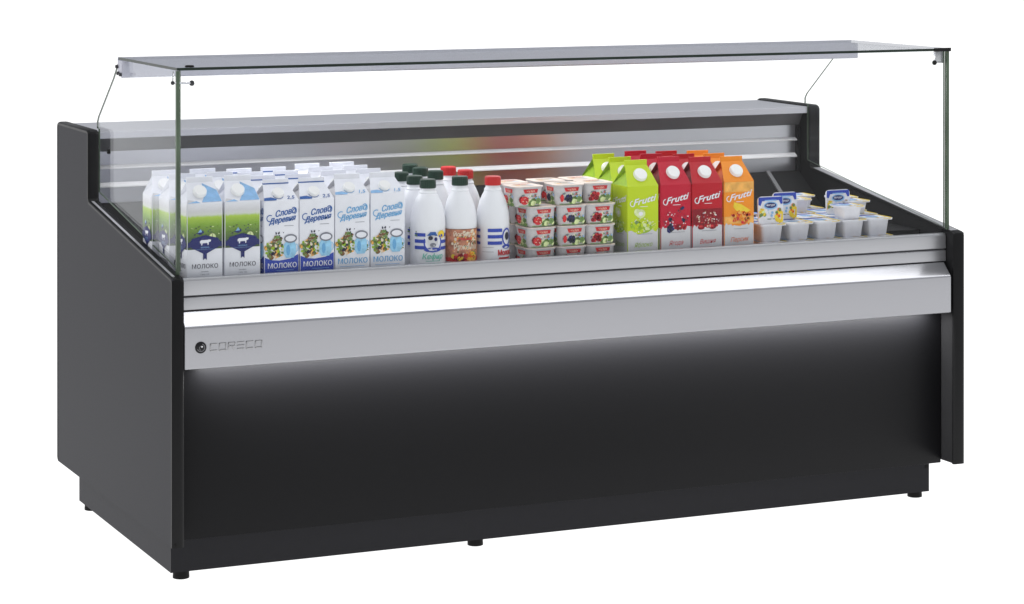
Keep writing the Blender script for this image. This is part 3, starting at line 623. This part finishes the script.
# ------------------------------------------------------------------ yogurt cups
def rsq(w, d, r, z, n=5):
    pts = []
    for cx, cy, a0 in ((w/2-r, -d/2+r, -90), (w/2-r, d/2-r, 0), (-w/2+r, d/2-r, 90), (-w/2+r, -d/2+r, 180)):
        for i in range(n+1):
            a = R(a0+90*i/n); pts.append(Vector((cx+r*math.cos(a), cy+r*math.sin(a), z)))
    return pts
def loft(mb, rings, m_, smooth=True, cap0=True, cap1=True):
    n = len(rings[0]); vs = [p for r in rings for p in r]; fs = []
    for j in range(len(rings)-1):
        for i in range(n): k = (i+1) % n; fs.append((j*n+i, j*n+k, (j+1)*n+k, (j+1)*n+i))
    if cap0: fs.append(tuple(range(n))[::-1])
    if cap1: fs.append(tuple((len(rings)-1)*n+i for i in range(n)))
    mb.mesh(vs, fs, m_, smooth)
def yogurt(fruit):
    t = empty("yogurt_cup", "", "yogurt cup"); h = 0.0465; w = 0.076
    m = MB(); loft(m, [rsq(w*0.86, w*0.86, 0.016, 0.0), rsq(w*0.90, w*0.90, 0.016, 0.003), rsq(w*0.955, w*0.955, 0.015, h-0.004), rsq(w*1.0, w*1.0, 0.014, h-0.0035), rsq(w, w, 0.014, h-0.0012)], 'yogwhite')
    def face(ax):
        def F(u, v, k):
            q = w*0.45+(w*0.0275)*((v-0.003)/(h-0.007))+0.0003+LAY*k
            return (u, -q, v) if ax == 0 else (-q, -u, v)
        return F
    for ax in (0, 1):
        a = Art(m, face(ax)); sd = 5+ax
        a.blobs(0.0, 0.018, 0.026, 0.012, 60, 0.0026, ['offwhite', 'cream', 'sky', 'yogwhite', 'limepale', 'greyink', 'offwhite', 'peachlid'], 0.2, sd+3)
        a.poly([(-0.017, 0.0400), (-0.013, 0.0305), (0.019, 0.0315), (0.021, 0.0400)][::-1], 'redink', 1.2); a.text("чудо", 0.002, 0.0335, 0.0050, 'cream', 1.8, bold=0.0, sx=1.3)
        a.blobs(0.012, 0.010, 0.016, 0.0060, 22, 0.0050, ['leaf', 'leaf', 'olive', 'limepale'], 1.1, sd)
        if fruit == 'strawberry': a.ell(-0.0130, 0.0145, 0.0105, 0.0100, 'redink', 2.2, 14); a.ell(-0.022, 0.0165, 0.0055, 0.008, 'redd', 2.0, 10); a.blobs(-0.012, 0.0140, 0.007, 0.007, 10, 0.0011, ['cream', 'redd'], 2.6, 3)
        elif fruit == 'blackberry': a.blobs(-0.006, 0.0150, 0.0080, 0.0075, 30, 0.0042, ['berry', 'berry', 'navy', 'darkink'], 2.0, 3); a.ell(-0.022, 0.016, 0.005, 0.009, 'redink', 2.0, 10)
        else: a.blobs(-0.0110, 0.0160, 0.0085, 0.0085, 24, 0.0048, ['redink', 'redink', 'redd'], 2.0, 12); a.ell(-0.022, 0.010, 0.005, 0.005, 'redd', 2.4, 10)
        a.blobs(0.015, 0.024, 0.010, 0.005, 16, 0.0018, ['sky', 'greyink', 'leaf', 'redink'], 1.0, sd+5)
        a.rect(-0.028, 0.0012, 0.028, 0.0030, 'leaf', 0.5)
    m.build("cup_body", t)
    l = MB(); loft(l, [rsq(w*1.012, w*1.012, 0.014, h-0.0011), rsq(w*1.012, w*1.012, 0.014, h)], 'peachlid')
    a = Art(l, lambda u, v, k: (u, v, h+LAY*(k+1)))
    a.blobs(0.0, 0.0, 0.024, 0.022, 16, 0.0070, ['cream', 'cream', 'orangel', 'cream', 'white'], 0.3, 12)
    a.text("чудо", 0, 0.006, 0.012, 'redink' if fruit != 'blackberry' else 'greyink', 2.0, bold=0.02, shear=0.2)
    l.build("foil_lid", t)
    return t
protos = {k: yogurt(k) for k in ('strawberry', 'blackberry', 'raspberry')}; used = set()
stack_fruit = ['strawberry', 'blackberry', 'raspberry']; stack_x = [0.9010, 0.9785, 1.0550]
side_n = ['stack beside the bottles', 'middle stack', 'stack beside the juice cartons']; lvl = ['bottom', 'second from bottom', 'third from bottom', 'topmost']
for j, y in enumerate((0.1085, 0.191)):
    for i in range(3):
        for k in range(4):
            fr = stack_fruit[i]; o = protos[fr] if fr not in used else copy_tree(protos[fr]); used.add(fr)
            x = stack_x[i]; yy = y
            if k == 3: x += (-0.033, -0.006, -0.002)[i] if j == 0 else (-0.030, -0.012, -0.003)[i]; yy += (0.0, 0.0, 0.012)[i] if j == 0 else (0.004, 0.006, 0.010)[i]
            else: x += rnd.uniform(-.002, .002)
            if j > 0 and k < 3 and i == 0: x -= 0.005
            o.location = (x, yy+rnd.uniform(-.001, .001), ZD+0.0005+k*0.0474); o.rotation_euler = (0, 0, R(rnd.uniform(-2, 2)+(2.5 if i == 0 else 0)))
            o["label"] = f"{fr} yogurt cup, {lvl[k]} of the {rowname[j].replace(' row', '')} {side_n[i]}"; o["group"] = "stacked fruit yogurt cups"

# ------------------------------------------------------------------ plain dessert cups
def dcup(h=0.0425, w=0.073):
    t = empty("dessert_cup", "", "dessert cup"); m = MB()
    loft(m, [rsq(w*0.66, w*0.66, 0.007, 0.0), rsq(w*0.685, w*0.685, 0.007, 0.002), rsq(w*0.79, w*0.79, 0.007, h-0.005), rsq(w*0.80, w*0.80, 0.008, h-0.0045), rsq(w*0.985, w*0.985, 0.008, h-0.004), rsq(w*0.985, w*0.985, 0.008, h-0.0012)], 'cup')
    m.build("cup_body", t)
    l = MB(); loft(l, [rsq(w, w, 0.008, h-0.0011), rsq(w, w, 0.008, h)], 'foil')
    a = Art(l, lambda u, v, k: (u, v, h+LAY*(k+1)))
    a.poly([(w*0.38, -w*0.47), (w*0.49, -w*0.42), (w*0.49, w*0.42), (w*0.42, w*0.45)], 'yellow', 0.5); a.poly([(-w*0.47, w*0.30), (w*0.30, w*0.34), (w*0.31, w*0.46), (-w*0.45, w*0.46)], 'blue', 0.4)
    a.poly([(-w*0.48, -w*0.20), (-w*0.40, -w*0.20), (-w*0.38, w*0.34), (-w*0.46, w*0.40)][::-1], 'sky', 0.5)
    a.ell(-0.004, 0.0, 0.018, 0.012, 'sky', 0.8, 18); a.text("йогурт", -0.003, -0.003, 0.006, 'navy', 1.4, bold=0.02)
    a.blobs(w*0.12, -w*0.28, 0.014, 0.006, 10, 0.003, ['leaf', 'yellow', 'orangel'], 1, 5)
    l.poly([(w*0.50, -w*0.42, h-0.0004), (w*0.56, -w*0.30, h-0.002), (w*0.56, -w*0.05, h-0.002), (w*0.50, w*0.05, h-0.0004)], 'yellow')
    # the printed rim edge shows along the front right
    l.mesh([(w*0.10, -w/2-0.0003, h-0.0012), (w*0.40, -w/2-0.0003, h-0.0012), (w*0.40, -w/2-0.0003, h+0.0001), (w*0.10, -w/2-0.0003, h+0.0001)], [(0, 1, 2, 3)], 'yellow')
    l.build("foil_lid", t)
    return t
def tipped():
    """printed cup lying on its side, lid towards the customer; origin under it"""
    t = empty("dessert_cup", "", "dessert cup"); m = MB(); w = 0.068; hh = 0.069; d = 0.017
    def rg(sw, y): return [Vector((p.x*1.0, y, hh/2+p.y*hh/w)) for p in rsq(w*sw, w*sw, 0.010, 0)]
    loft(m, [rg(0.76, d), rg(0.88, 0.006), rg(0.98, 0.005), rg(0.98, 0.0012)], 'cup'); m.build("cup_body", t)
    l = MB(); loft(l, [rg(1.0, 0.0011), rg(1.0, 0.0)], 'foil'); a = Art(l, lambda u, v, k: (u, -LAY*(k+1), v))
    a.poly([(-w*0.47, hh*0.97), (-w*0.48, hh*0.70), (-w*0.40, hh*0.66), (-w*0.33, hh*0.83), (w*0.33, hh*0.85), (w*0.40, hh*0.70), (w*0.48, hh*0.72), (w*0.47, hh*0.97)][::-1], 'blue', 0.5)
    a.ell(0.0, hh*0.66, 0.0185, 0.0100, 'sky', 0.8, 20); a.ell(0.0, hh*0.67, 0.0150, 0.0070, 'navy', 1.2, 18); a.text("йогурт", 0, hh*0.65, 0.0050, 'white', 1.7, bold=0.02)
    a.rect(-0.016, hh*0.83, 0.016, hh*0.87, 'sky', 1)
    a.blobs(-w*0.33, hh*0.40, 0.006, 0.014, 14, 0.0040, ['leaf', 'limepale', 'yellow', 'leaf'], 1, 4); a.blobs(w*0.32, hh*0.30, 0.008, 0.018, 22, 0.0045, ['yellow', 'leaf', 'limepale', 'yellow', 'oranged'], 1, 6)
    a.poly([(w*0.36, hh*0.02), (w*0.47, hh*0.06), (w*0.485, hh*0.45), (w*0.42, hh*0.35)], 'yellow', 0.7); a.poly([(-w*0.46, hh*0.42), (-w*0.485, hh*0.20), (-w*0.42, hh*0.25)], 'orangel', 0.7)
    a.rect(-0.010, hh*0.16, 0.010, hh*0.19, 'olive', 1); a.blobs(0.0, hh*0.38, 0.012, 0.014, 8, 0.0028, ['sky', 'offwhite', 'white'], 0.6, 9)
    l.build("foil_lid", t); return t
DG = "plain dessert cups by the right end"
big = dcup(); small = dcup(0.0325, 0.067); tip = tipped(); st = {'b': 0, 's': 0, 't': 0}
def place(kind, x, y, z, lab, rz=0.0, rx=0.0, sz=0.95):
    p = {'b': big, 's': small, 't': tip}[kind]; o = p if st[kind] == 0 else copy_tree(p); st[kind] += 1
    o.location = (x, y, z); o.rotation_euler = (R(rx), 0, R(rz)); o["label"] = lab
    if kind == 't': o.scale = (1, 1, sz)
    o["label"] = lab; o["group"] = DG
XS = (1.512, 1.586, 1.6625, 1.7375, 1.8095)
ordn = ["first", "second", "third", "fourth", "fifth"]
for i, x in enumerate(XS):
    place('b', x+0.003, 0.108, 0.6217, f"white cup sunk behind the rail, lid edge just showing, {ordn[i]} from the orange carton", rnd.uniform(-1, 1))
    place('b', x, 0.1075, 0.6217+0.0428, f"open row white dessert cup with foil lid at the front, {ordn[i]} from the orange carton", rnd.uniform(-3, 3))
for i, x in enumerate(XS):
    place('b', x+0.012, 0.192, 0.6646, f"white dessert cup in the second row, {ordn[i]} from the orange carton", rnd.uniform(-3, 3))
for i, x in enumerate(XS[1:]):
    place('b', x+0.030, 0.272, 0.6646, f"white dessert cup in the third row, {ordn[i]} from the orange carton", rnd.uniform(-3, 3))
place('s', 1.7340, 0.1045, 0.7073, "shallow white dessert cup stacked upon the front row beside the upright lid", -2)
place('s', 1.8060, 0.196, 0.7073, "shallow white dessert cup upon the second row nearest the right end panel", 3)
place('s', 1.8250, 0.280, 0.7073, "shallow white dessert cup upon the third row nearest the right end panel", -2)
place('s', 1.6900, 0.280, 0.7073, "shallow white dessert cup between the two groups of upright printed lids", 2)
place('b', 1.690, 0.352, 0.6646, "white dessert cup rearmost of the cups, left one", 0); place('s', 1.745, 0.356, 0.7073, "shallow white dessert cup rearmost and highest, behind the upright blue lid", 0); place('b', 1.765, 0.352, 0.6646, "white dessert cup rearmost of the cups, right one", 0)
place('t', 1.5085, 0.082, 0.7075, "upright printed cup lid with blue border, beside the orange juice carton", -2, -3)
place('t', 1.5880, 0.150, 0.7075, "upright printed cup lid with blue border, half hidden behind another upright lid", 2, -3)
place('t', 1.7590, 0.185, 0.7075, "upright printed cup lid with blue border, standing alone among plain cups", 1, -3, 0.88)
